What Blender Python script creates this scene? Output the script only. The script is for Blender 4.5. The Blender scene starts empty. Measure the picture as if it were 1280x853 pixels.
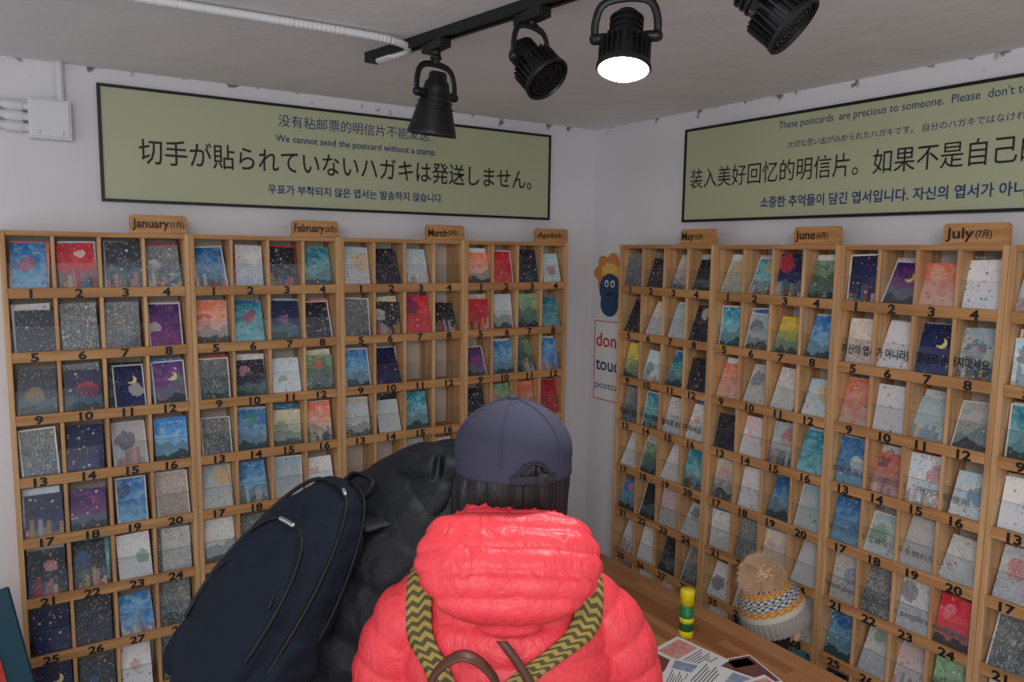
import bpy, bmesh, math, random
from mathutils import Vector, Matrix
from mathutils.bvhtree import BVHTree
random.seed(11)
V=Vector
sc=bpy.context.scene
try:
    sc.view_settings.view_transform='Standard'
except Exception: pass

# ------------------------------------------------------------------ constants
CAM=V((-2.215,-2.73,1.88)); R=V((.8368,-.5476,0)); H=V((.5476,.8368,0))
YAW=-math.radians(33.2)
CEIL=2.42; TOPZ=1.92; SD=.128
def lin(c):
    c=c/255.
    return c/12.92 if c<=.04045 else ((c+.055)/1.055)**2.4
def S(r,g,b): return (lin(r),lin(g),lin(b),1)

# ------------------------------------------------------------------ materials
def nn(nt,t,**kw):
    n=nt.nodes.new(t)
    for k,v in kw.items(): setattr(n,k,v)
    return n
def mat(name,col,rough=.5,metal=0,bump=None,var=None,emis=None,spec=None,sheen=0,dist=0,bscale=None):
    m=bpy.data.materials.new(name); m.use_nodes=True; nt=m.node_tree
    b=nt.nodes['Principled BSDF']; b.inputs['Base Color'].default_value=col
    b.inputs['Roughness'].default_value=rough; b.inputs['Metallic'].default_value=metal
    if spec is not None: b.inputs['Specular IOR Level'].default_value=spec
    if sheen: b.inputs['Sheen Weight'].default_value=sheen
    if emis:
        b.inputs['Emission Color'].default_value=emis[0]; b.inputs['Emission Strength'].default_value=emis[1]
    tc=nn(nt,'ShaderNodeTexCoord')
    if bump:
        n=nn(nt,'ShaderNodeTexNoise'); n.inputs['Scale'].default_value=bump[0]; n.inputs['Detail'].default_value=4; n.inputs['Distortion'].default_value=dist
        if bscale:
            mp=nn(nt,'ShaderNodeMapping'); mp.inputs['Scale'].default_value=bscale; nt.links.new(tc.outputs['Object'],mp.inputs[0]); nt.links.new(mp.outputs[0],n.inputs['Vector'])
        else: nt.links.new(tc.outputs['Object'],n.inputs['Vector'])
        bp=nn(nt,'ShaderNodeBump'); bp.inputs['Strength'].default_value=bump[1]; bp.inputs['Distance'].default_value=bump[2] if len(bump)>2 else .01
        nt.links.new(n.outputs['Fac'],bp.inputs['Height']); nt.links.new(bp.outputs['Normal'],b.inputs['Normal'])
    if var:
        n=nn(nt,'ShaderNodeTexNoise'); n.inputs['Scale'].default_value=var[0]; n.inputs['Detail'].default_value=5
        nt.links.new(tc.outputs['Object'],n.inputs['Vector'])
        mx=nn(nt,'ShaderNodeMix',data_type='RGBA'); mx.inputs['A'].default_value=col; mx.inputs['B'].default_value=var[1]
        nt.links.new(n.outputs['Fac'],mx.inputs['Factor']); nt.links.new(mx.outputs['Result'],b.inputs['Base Color'])
    return m
def wood(name,scale,c1,c2,rough=.5):
    m=mat(name,c1,rough); nt=m.node_tree; b=nt.nodes['Principled BSDF']
    tc=nn(nt,'ShaderNodeTexCoord'); mp=nn(nt,'ShaderNodeMapping'); mp.inputs['Scale'].default_value=scale
    n=nn(nt,'ShaderNodeTexNoise'); n.inputs['Scale'].default_value=1; n.inputs['Detail'].default_value=6; n.inputs['Distortion'].default_value=.6
    r=nn(nt,'ShaderNodeValToRGB'); r.color_ramp.elements[0].position=.35; r.color_ramp.elements[1].position=.68
    r.color_ramp.elements[0].color=c2; r.color_ramp.elements[1].color=c1
    L=nt.links.new; L(tc.outputs['Object'],mp.inputs[0]); L(mp.outputs[0],n.inputs['Vector']); L(n.outputs['Fac'],r.inputs[0]); L(r.outputs[0],b.inputs['Base Color'])
    return m
M_woodv=wood('pine_vertical',(45,45,2.5),S(222,180,132),S(186,138,92),.6)
M_woodh=wood('pine_horizontal',(3,45,45),S(208,158,104),S(170,120,72),.6)
M_tag=wood('tag_wood',(6,60,60),S(200,150,96),S(172,118,66))
M_back=mat('shelf_back_board',S(200,190,178),.7)
M_black=mat('black_metal',S(22,22,24),.42,.2)
M_rail=mat('black_plastic',S(16,16,18),.5)
M_ink=mat('ink_black',S(22,22,26),.6)
M_inkg=mat('ink_grey',S(84,86,90),.6)
M_inkbrown=mat('ink_brown',S(40,26,18),.6)
M_blue=mat('ink_blue',S(32,58,112),.6)
M_sign=mat('sign_sage_board',S(178,182,150),.25,spec=.45)
M_white=mat('white_plastic',S(215,215,218),.45)
M_paper=mat('paper_white',S(225,225,225),.7)
M_red=mat('red_print',S(190,50,45),.6)
M_skin=mat('skin',S(222,176,150),.5)
M_hair=mat('black_hair',S(20,17,18),.45,bump=(1,.9,.006),bscale=(170,170,5),spec=.5)
M_coral=mat('coral_nylon',S(238,66,76),.46,bump=(26,.75,.007),dist=1.4,bscale=(1.4,1,1.))
M_cap=mat('cap_slate_cotton',S(64,63,80),.9,bump=(300,.3,.002),spec=.2)
M_capd=mat('cap_dark_trim',S(38,36,44),.8)
M_leather=mat('brown_leather',S(86,50,38),.5,bump=(90,.3,.002))
M_jacket=mat('black_jacket',S(20,22,28),.6,bump=(16,.5,.012),spec=.3,dist=1)
M_bag=mat('navy_backpack_fabric',S(19,27,40),.85,bump=(30,.5,.006),spec=.25,dist=1)
M_bag2=mat('navy_backpack_trim',S(8,11,17),.6,spec=.4)
M_jeans=mat('denim',S(40,50,75),.8,bump=(300,.3,.002))
M_shoe=mat('shoe_white',S(200,200,200),.6)
M_steel=mat('steel',S(190,190,190),.3,.9)
M_teal=mat('teal_board',S(14,62,78),.5)
M_lens=mat('lamp_lens',S(120,120,125),.25)
M_lit=mat('lamp_lit',(1,1,1,1),.3,emis=((.93,.97,1,1),18))
M_eye=mat('eye_white',S(235,235,235),.3); M_lip=mat('lips',S(170,80,80),.5)
M_pom=mat('pompom_fur',S(226,196,162),.9)
M_ylw=mat('glue_yellow',S(232,214,30),.35); M_grn=mat('glue_green',S(30,120,62),.4)

def acrylic():
    m=bpy.data.materials.new('clear_acrylic'); m.use_nodes=True; nt=m.node_tree; nt.nodes.clear()
    o=nn(nt,'ShaderNodeOutputMaterial'); t=nn(nt,'ShaderNodeBsdfTransparent'); g=nn(nt,'ShaderNodeBsdfGlossy'); g.inputs['Roughness'].default_value=.08
    mx=nn(nt,'ShaderNodeMixShader'); mx.inputs[0].default_value=.03; t.inputs[0].default_value=(.96,.97,.98,1)
    nt.links.new(t.outputs[0],mx.inputs[1]); nt.links.new(g.outputs[0],mx.inputs[2]); nt.links.new(mx.outputs[0],o.inputs[0]); return m
M_acr=acrylic()
M_acredge=mat('acrylic_edge',S(110,114,116),.3)

def wallmat(name,col):
    m=mat(name,col,.85,bump=(9,.25,.02)); nt=m.node_tree; b=nt.nodes['Principled BSDF']; L=nt.links.new
    tc=nn(nt,'ShaderNodeTexCoord'); sp=nn(nt,'ShaderNodeSeparateXYZ'); L(tc.outputs['Object'],sp.inputs[0])
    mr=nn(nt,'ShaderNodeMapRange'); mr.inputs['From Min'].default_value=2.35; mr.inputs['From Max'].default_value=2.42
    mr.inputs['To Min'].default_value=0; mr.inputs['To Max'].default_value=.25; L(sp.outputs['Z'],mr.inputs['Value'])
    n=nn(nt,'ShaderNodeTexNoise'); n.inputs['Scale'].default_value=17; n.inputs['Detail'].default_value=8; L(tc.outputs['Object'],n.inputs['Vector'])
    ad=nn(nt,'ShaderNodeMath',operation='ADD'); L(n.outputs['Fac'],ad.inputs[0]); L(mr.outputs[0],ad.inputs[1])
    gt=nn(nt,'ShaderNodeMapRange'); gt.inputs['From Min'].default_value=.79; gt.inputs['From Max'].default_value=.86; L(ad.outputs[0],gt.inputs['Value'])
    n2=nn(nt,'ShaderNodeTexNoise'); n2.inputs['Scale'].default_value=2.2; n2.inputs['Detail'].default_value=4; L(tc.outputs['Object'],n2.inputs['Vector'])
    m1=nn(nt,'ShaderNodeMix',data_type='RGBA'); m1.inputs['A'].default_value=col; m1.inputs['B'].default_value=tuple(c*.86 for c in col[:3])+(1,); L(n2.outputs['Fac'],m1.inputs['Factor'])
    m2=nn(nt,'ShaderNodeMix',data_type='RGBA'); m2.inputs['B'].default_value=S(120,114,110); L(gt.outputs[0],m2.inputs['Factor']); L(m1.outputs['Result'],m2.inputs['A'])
    L(m2.outputs['Result'],b.inputs['Base Color']); return m
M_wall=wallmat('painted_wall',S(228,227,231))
M_ceil=mat('painted_ceiling',S(232,230,231),.9,bump=(5,.3,.03),var=(2.5,S(216,214,216)))
M_floor=mat('floor_concrete',S(165,160,152),.6,var=(6,S(150,146,140)))

def cardmat():
    m=bpy.data.materials.new('postcard_print'); m.use_nodes=True; nt=m.node_tree; L=nt.links.new
    b=nt.nodes['Principled BSDF']; b.inputs['Roughness'].default_value=.42
    def mth(op,a,b_=None,c=None,clamp=False):
        n=nn(nt,'ShaderNodeMath',operation=op,use_clamp=clamp)
        for i,x in enumerate((a,b_,c)):
            if x is None: continue
            if isinstance(x,(int,float)): n.inputs[i].default_value=x
            else: L(x,n.inputs[i])
        return n.outputs[0]
    def mix(f,a,b_,bt='MIX'):
        n=nn(nt,'ShaderNodeMix',data_type='RGBA',blend_type=bt)
        for k,x in (('Factor',f),('A',a),('B',b_)):
            if isinstance(x,(tuple,int,float)): n.inputs[k].default_value=x
            else: L(x,n.inputs[k])
        return n.outputs['Result']
    uv=nn(nt,'ShaderNodeUVMap'); uv.uv_map='UVMap'
    A=nn(nt,'ShaderNodeAttribute',attribute_name='colA').outputs['Color']; B=nn(nt,'ShaderNodeAttribute',attribute_name='colB').outputs['Color']; P=nn(nt,'ShaderNodeAttribute',attribute_name='par')
    ps=nn(nt,'ShaderNodeSeparateColor'); L(P.outputs['Color'],ps.inputs[0]); SP,SE,MO=ps.outputs[0],ps.outputs[1],ps.outputs[2]; GD=P.outputs['Alpha']
    us=nn(nt,'ShaderNodeSeparateXYZ'); L(uv.outputs[0],us.inputs[0]); U,Y=us.outputs['X'],us.outputs['Y']
    sd=mth('MULTIPLY',SE,37.); yy=mth('MULTIPLY',Y,1.48)
    def hsh(k): return mth('FRACT',mth('MULTIPLY',SE,k))
    cb=nn(nt,'ShaderNodeCombineXYZ'); L(U,cb.inputs[0]); L(yy,cb.inputs[1]); L(sd,cb.inputs[2]); C=cb.outputs[0]
    def noise(scale,det=4,x=None):
        n=nn(nt,'ShaderNodeTexNoise'); n.inputs['Scale'].default_value=scale; n.inputs['Detail'].default_value=det; L(x or C,n.inputs['Vector']); return n.outputs['Fac']
    def ramp(src,cols):
        rp=nn(nt,'ShaderNodeValToRGB'); cr_=rp.color_ramp; cr_.interpolation='CONSTANT'
        cr_.elements[0].position=0; cr_.elements[0].color=cols[0][1]; cr_.elements[1].position=cols[1][0]; cr_.elements[1].color=cols[1][1]
        for p,c in cols[2:]:
            e=cr_.elements.new(p); e.color=c
        L(src,rp.inputs[0]); return rp.outputs[0]
    PALR=[(0,S(238,190,80)),(.16,S(206,60,66)),(.30,S(236,232,222)),(.5,S(50,120,170)),(.62,S(44,56,96)),(.74,S(80,150,110)),(.86,S(226,150,156))]
    nz=noise(2.4,3)
    g=mth('ADD',mth('MULTIPLY_ADD',nz,1.6,-.8),Y,clamp=True)
    col=mix(g,B,A)
    br_=noise(5,4); col=mix(mth('MULTIPLY',mth('GREATER_THAN',br_,.56),.5),col,B); col=mix(mth('MULTIPLY',mth('LESS_THAN',br_,.42),.5),col,A)
    c2=nn(nt,'ShaderNodeCombineXYZ'); L(U,c2.inputs[0]); L(yy,c2.inputs[1])
    ctr=nn(nt,'ShaderNodeCombineXYZ'); L(mth('MULTIPLY_ADD',hsh(91.7),.6,.2),ctr.inputs[0]); L(mth('MULTIPLY_ADD',hsh(57.3),.6,.6),ctr.inputs[1])
    wob=nn(nt,'ShaderNodeVectorMath',operation='DISTANCE'); L(c2.outputs[0],wob.inputs[0]); L(ctr.outputs[0],wob.inputs[1])
    dval=mth('ADD',wob.outputs['Value'],mth('MULTIPLY_ADD',noise(5,2),.34,-.17))
    rad=mth('MULTIPLY_ADD',hsh(33.1),.24,.10)
    md=mth('MULTIPLY',mth('LESS_THAN',dval,rad),mth('LESS_THAN',hsh(71.9),.42))
    col=mix(mth('MULTIPLY',md,.6),col,ramp(hsh(19.3),PALR))
    for k,(lv,am,cc,f) in enumerate(((.60,.6,None,.5),(.40,.6,S(96,128,132),.6),(.20,.6,S(34,56,54),.85))):
        cx=nn(nt,'ShaderNodeCombineXYZ'); L(mth('MULTIPLY',U,2.2),cx.inputs[0]); L(mth('ADD',sd,k*3.3),cx.inputs[2]); cx.inputs[1].default_value=0
        rn=noise(1.,3,cx.outputs[0]); h=mth('MULTIPLY_ADD',rn,am,lv-am*.5)
        lm=mth('MULTIPLY',mth('MULTIPLY',mth('LESS_THAN',Y,h),GD),f)
        col=mix(lm,col,B if cc is None else cc)
    uc=mth('FLOOR',mth('MULTIPLY',U,9.)); wv=nn(nt,'ShaderNodeCombineXYZ'); L(uc,wv.inputs[0]); L(sd,wv.inputs[1])
    wn=nn(nt,'ShaderNodeTexWhiteNoise',noise_dimensions='2D'); L(wv.outputs[0],wn.inputs['Vector'])
    hh=mth('MULTIPLY_ADD',wn.outputs['Value'],.38,.08)
    hm=mth('MULTIPLY',mth('LESS_THAN',Y,hh),mth('LESS_THAN',hsh(43.3),.18))
    wsp=nn(nt,'ShaderNodeSeparateColor'); L(wn.outputs['Color'],wsp.inputs[0])
    hc=ramp(wsp.outputs[1],PALR)
    win=mth('MULTIPLY',mth('GREATER_THAN',mth('FRACT',mth('MULTIPLY',U,27.)),.5),mth('GREATER_THAN',mth('FRACT',mth('MULTIPLY',Y,26.)),.55))
    hc=mix(mth('MULTIPLY',win,.6),hc,S(60,60,70))
    col=mix(mth('MULTIPLY',hm,.6),col,hc)
    wv2=nn(nt,'ShaderNodeTexWave',wave_type='BANDS',bands_direction='DIAGONAL'); wv2.inputs['Scale'].default_value=2.4; wv2.inputs['Distortion'].default_value=9; wv2.inputs['Detail'].default_value=3; wv2.inputs['Detail Scale'].default_value=2; L(C,wv2.inputs['Vector'])
    ln=mth('MULTIPLY',mth('LESS_THAN',mth('ABSOLUTE',mth('SUBTRACT',wv2.outputs['Fac'],.5)),.06),mth('LESS_THAN',hsh(27.7),.5))
    col=mix(mth('MULTIPLY',ln,.45),col,S(70,76,86))
    vb=nn(nt,'ShaderNodeTexVoronoi'); vb.inputs['Scale'].default_value=7; L(C,vb.inputs['Vector'])
    vbs=nn(nt,'ShaderNodeSeparateColor'); L(vb.outputs['Color'],vbs.inputs[0])
    bm_=mth('MULTIPLY',mth('LESS_THAN',vb.outputs['Distance'],.30),mth('LESS_THAN',vbs.outputs[0],mth('MULTIPLY',hsh(61.7),.45)))
    col=mix(mth('MULTIPLY',bm_,.65),col,ramp(vbs.outputs[1],PALR))
    mp=nn(nt,'ShaderNodeMapping'); mp.inputs['Scale'].default_value=(46,24,10); L(C,mp.inputs[0])
    vo=nn(nt,'ShaderNodeTexVoronoi'); vo.inputs['Scale'].default_value=1; L(mp.outputs[0],vo.inputs['Vector'])
    vs=nn(nt,'ShaderNodeSeparateColor'); L(vo.outputs['Color'],vs.inputs[0])
    dens=mth('MULTIPLY',SP,mth('MULTIPLY_ADD',noise(1.8,2),3.0,-.6))
    ms=mth('LESS_THAN',vs.outputs[0],dens)
    rc=ramp(vs.outputs[1],[(0,S(226,226,218)),(.22,S(66,78,94)),(.36,S(180,190,194)),(.5,S(196,90,84)),(.58,S(76,140,158)),(.67,S(212,184,104)),(.74,S(104,124,94)),(.82,S(236,232,224))])
    col=mix(mth('MULTIPLY',ms,.5),col,rc)
    def dist(p):
        d=nn(nt,'ShaderNodeVectorMath',operation='DISTANCE'); L(c2.outputs[0],d.inputs[0]); d.inputs[1].default_value=p; return d.outputs['Value']
    l3=mth('MULTIPLY',mth('LESS_THAN',dist((.6,.95,0)),.15),mth('GREATER_THAN',dist((.53,1.01,0)),.125))
    col=mix(mth('MULTIPLY',l3,MO),col,S(236,222,150))
    eb=mth('MAXIMUM',mth('GREATER_THAN',mth('ABSOLUTE',mth('SUBTRACT',U,.5)),.455),mth('GREATER_THAN',mth('ABSOLUTE',mth('SUBTRACT',Y,.5)),.47))
    col=mix(mth('MULTIPLY',eb,mth('LESS_THAN',hsh(83.9),.2)),col,S(228,228,226))
    L(col,b.inputs['Base Color']); return m
M_card=cardmat()

# ------------------------------------------------------------------ mesh helpers
def link(o,parent=None):
    sc.collection.objects.link(o)
    if parent: o.parent=parent
    return o
def empty(name,loc=(0,0,0),rz=0,parent=None):
    e=bpy.data.objects.new(name,None); e.empty_display_size=.1; e.location=loc; e.rotation_euler=(0,0,rz); return link(e,parent)
def fin(name,bm,mats,parent=None,smooth=False,bevel=0,seg=1):
    me=bpy.data.meshes.new(name)
    bmesh.ops.recalc_face_normals(bm,faces=bm.faces[:]) if smooth!='keep' else None
    bm.to_mesh(me); bm.free()
    for m in (mats if isinstance(mats,(list,tuple)) else [mats]): me.materials.append(m)
    if smooth is True:
        for p in me.polygons: p.use_smooth=True
    o=bpy.data.objects.new(name,me); link(o,parent)
    if bevel:
        b=o.modifiers.new('bevel','BEVEL'); b.width=bevel; b.segments=seg; b.limit_method='ANGLE'
    return o
def box(bm,x0,x1,y0,y1,z0,z1,mi=0,M=None):
    vs=[V((x,y,z)) for z in (z0,z1) for y in (y0,y1) for x in (x0,x1)]
    if M: vs=[M@v for v in vs]
    vs=[bm.verts.new(v) for v in vs]
    for f in ((0,2,3,1),(4,5,7,6),(0,1,5,4),(1,3,7,5),(3,2,6,7),(2,0,4,6)):
        fc=bm.faces.new([vs[i] for i in f]); fc.material_index=mi
def ell(bm,c,r,M=None,u=28,v=18,mi=0):
    T=Matrix.Translation(c)@Matrix.Diagonal((r[0],r[1],r[2],1))
    if M: T=M@T
    ret=bmesh.ops.create_uvsphere(bm,u_segments=u,v_segments=v,radius=1,matrix=T)
    for vv in ret['verts']:
        for f in vv.link_faces: f.material_index=mi
    return ret['verts']
def lathe(bm,prof,seg=32,M=None,mi=0,mod=None):
    rings=[]
    for (r,z) in prof:
        ring=[]
        for i in range(seg):
            a=2*math.pi*i/seg; rr=max(r,.0004)*(mod(a,z) if mod else 1)
            p=V((rr*math.cos(a),rr*math.sin(a),z)); ring.append(bm.verts.new(M@p if M else p))
        rings.append(ring)
    for k in range(len(rings)-1):
        for i in range(seg):
            f=bm.faces.new((rings[k][i],rings[k][(i+1)%seg],rings[k+1][(i+1)%seg],rings[k+1][i])); f.material_index=mi
    for rg in (rings[0],rings[-1]):
        f=bm.faces.new(rg); f.material_index=mi
def cr(p0,p1,p2,p3,t):
    return .5*((2*p1)+(p2-p0)*t+(2*p0-5*p1+4*p2-p3)*t*t+(3*p1-p0-3*p2+p3)*t**3)
def spline(pts,step):
    out=[]; n=len(pts)
    for i in range(n-1):
        a,b,c,d=pts[max(i-1,0)],pts[i],pts[i+1],pts[min(i+2,n-1)]
        k=max(1,int((V(c[:3])-V(b[:3])).length/step))
        for j in range(k):
            t=j/k; out.append([cr(a[q],b[q],c[q],d[q],t) for q in range(len(b))])
    out.append(list(pts[-1])); return out
def tube(bm,pts,side=V((1,0,0)),seg=20,step=.014,quilt=0,qd=0,mi=0,M=None,capk=1.,qe=.45,sq=2.):
    """pts: (x,y,z,ra,rb)"""
    P=spline([tuple(p) if len(p)==5 else tuple(p)+(p[3],) for p in pts],step)
    s=0; rings=[]; n=len(P); info=[]
    for i in range(n):
        a=V(P[max(i-1,0)][:3]); b=V(P[min(i+1,n-1)][:3]); T=(b-a).normalized()
        Sd=side-T*side.dot(T)
        if Sd.length<.15: alt=V((0,1,0)); Sd=alt-T*alt.dot(T)
        Sd.normalize(); B=T.cross(Sd)
        if i: s+=(V(P[i][:3])-V(P[i-1][:3])).length
        q=qd*(abs(math.sin(math.pi*s/quilt))**qe-1) if quilt else 0
        info.append((V(P[i][:3]),T,Sd,B,max(P[i][3]+q,.0006),max(P[i][4]+q,.0006)))
    full=[]
    c,T,Sd,B,ra,rb=info[0]
    for a in (85,65,45,25): 
        full.append((c-T*min(ra,rb)*capk*math.sin(math.radians(a)),Sd,B,ra*math.cos(math.radians(a)),rb*math.cos(math.radians(a))))
    for c,T,Sd,B,ra,rb in info: full.append((c,Sd,B,ra,rb))
    for a in (25,45,65,85):
        full.append((c+T*min(ra,rb)*capk*math.sin(math.radians(a)),Sd,B,ra*math.cos(math.radians(a)),rb*math.cos(math.radians(a))))
    for c,Sd,B,ra,rb in full:
        ring=[]
        for i in range(seg):
            a=2*math.pi*i/seg; ca,sa=math.cos(a),math.sin(a); k=(abs(ca)**sq+abs(sa)**sq)**(-1/sq)
            p=c+Sd*ra*ca*k+B*rb*sa*k
            ring.append(bm.verts.new(M@p if M else p))
        rings.append(ring)
    for k in range(len(rings)-1):
        for i in range(seg):
            f=bm.faces.new((rings[k][i],rings[k][(i+1)%seg],rings[k+1][(i+1)%seg],rings[k+1][i])); f.material_index=mi
    for rg in (rings[0],rings[-1]):
        f=bm.faces.new(rg); f.material_index=mi
_tex={}
def remesh(o,vox,smooth=2,wr=0,ws=.05):
    r=o.modifiers.new('rm','REMESH'); r.mode='VOXEL'; r.voxel_size=vox; r.use_smooth_shade=True
    if smooth:
        s=o.modifiers.new('sm','SMOOTH'); s.factor=.5; s.iterations=smooth
    if wr:
        if ws not in _tex:
            t=bpy.data.textures.new('wrinkle','CLOUDS'); t.noise_scale=ws; t.noise_depth=1; _tex[ws]=t
        d=o.modifiers.new('wr','DISPLACE'); d.texture=_tex[ws]; d.strength=wr; d.mid_level=.5
    return o
# text
_tc={}
def glyphs(body,bold=0,font=None):
    k=(body,bold)
    if k in _tc: return _tc[k]
    cu=bpy.data.curves.new('t','FONT'); cu.body=body; cu.resolution_u=3; cu.offset=bold; cu.size=1
    o=bpy.data.objects.new('t',cu); sc.collection.objects.link(o)
    bpy.context.view_layer.update(); dg=bpy.context.evaluated_depsgraph_get()
    me=bpy.data.meshes.new_from_object(o.evaluated_get(dg))
    vs=[(v.co.x,v.co.y) for v in me.vertices]; fs=[tuple(p.vertices) for p in me.polygons]
    bpy.data.objects.remove(o); bpy.data.curves.remove(cu); bpy.data.meshes.remove(me)
    if not vs: vs=[(0,0),(1,0),(0,1)]; fs=[]
    xs=[v[0] for v in vs]; ys=[v[1] for v in vs]
    _tc[k]=(vs,fs,(min(xs),max(xs),min(ys),max(ys))); return _tc[k]
def text(bm,body,x,z,y=-.001,width=None,height=None,align='C',bold=0,mi=0,sx=1.):
    vs,fs,(x0,x1,y0,y1)=glyphs(body,bold)
    s=width/(x1-x0) if width else height/(y1-y0)
    sxx=s*sx; szz=s
    if width and height: szz=height/(y1-y0)
    cx=(x0+x1)/2 if align=='C' else x0; cz=(y0+y1)/2
    nv=[bm.verts.new((x+(a-cx)*sxx,y,z+(b-cz)*szz)) for a,b in vs]
    for f in fs:
        try: fc=bm.faces.new([nv[i] for i in f]); fc.material_index=mi
        except ValueError: pass

# ------------------------------------------------------------------ room
def slab(name,a,b,m):
    bm=bmesh.new(); box(bm,a[0],b[0],a[1],b[1],a[2],b[2]); return fin(name,bm,m)
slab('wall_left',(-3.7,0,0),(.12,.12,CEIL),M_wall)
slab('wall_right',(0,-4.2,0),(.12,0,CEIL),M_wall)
slab('floor',(-3.7,-4.2,-.1),(.12,.12,0),M_floor)
slab('ceiling',(-3.7,-4.2,CEIL),(.12,.12,CEIL+.1),M_ceil)

# ------------------------------------------------------------------ postcards
PAL={'n':((14,24,66),(34,46,104),.02,1,.35),'k':((20,26,40),(52,62,82),.10,0,.3),'g':((206,212,212),(176,184,182),.45,0,.15),
'b':((44,124,200),(150,204,234),.03,0,.6),'r':((200,30,56),(226,90,96),.04,0,.15),'p':((76,44,120),(150,84,150),.03,1,.3),
't':((16,140,168),(150,212,218),.05,0,.6),'w':((234,234,236),(222,224,226),.05,0,0),'y':((240,206,70),(150,176,120),.08,0,.6),
'm':((126,132,134),(86,100,108),.45,0,.2),'o':((244,130,100),(240,200,180),.05,0,.3),'v':((150,190,150),(60,100,76),.15,0,.7),'l':((186,222,234),(232,236,232),.15,0,.4)}
TINT=[((218,222,222),(184,192,190)),((230,220,206),(206,184,174)),((200,222,236),(232,232,232)),((234,226,190),(186,198,186)),((190,212,222),(222,222,216)),((234,204,202),(216,222,226)),((240,240,236),(214,220,214)),((238,238,238),(196,208,216))]
def cards(name,specs,parent):
    """specs: (M, w, h, t, code)"""
    bm=bmesh.new(); uvl=bm.loops.layers.uv.new('UVMap')
    cA=bm.loops.layers.float_color.new('colA'); cB=bm.loops.layers.float_color.new('colB'); cP=bm.loops.layers.float_color.new('par')
    for M,w,h,t,code in specs:
        a,b_,sp,moon,gnd=PAL[code]; j=random.uniform(.85,1.1)
        if code=='g': a,b_=random.choice(TINT); sp=random.choice((.08,.2,.35,.5))
        ca=[lin(min(255,c*j)) for c in a]+[1]; cb=[lin(min(255,c*j)) for c in b_]+[1]
        mo=1. if (moon and random.random()<.25) else 0.
        pr=[sp*random.uniform(.7,1.15),random.random(),mo,1. if random.random()<gnd else 0.]
        vs=[bm.verts.new(M@V(p)) for p in ((-w/2,0,0),(w/2,0,0),(w/2,0,h),(-w/2,0,h),(-w/2,t,0),(w/2,t,0),(w/2,t,h),(-w/2,t,h))]
        for k,f in enumerate(((0,1,2,3),(1,5,6,2),(4,0,3,7),(3,2,6,7),(5,4,7,6))):
            fc=bm.faces.new([vs[i] for i in f]); fc.material_index=0 if k==0 else 1
            for lp,u in zip(fc.loops,((0,0),(1,0),(1,1),(0,1))):
                lp[uvl].uv=u; lp[cA]=ca; lp[cB]=cb; lp[cP]=pr
    return fin(name,bm,[M_card,M_paper],parent,smooth='keep')

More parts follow.
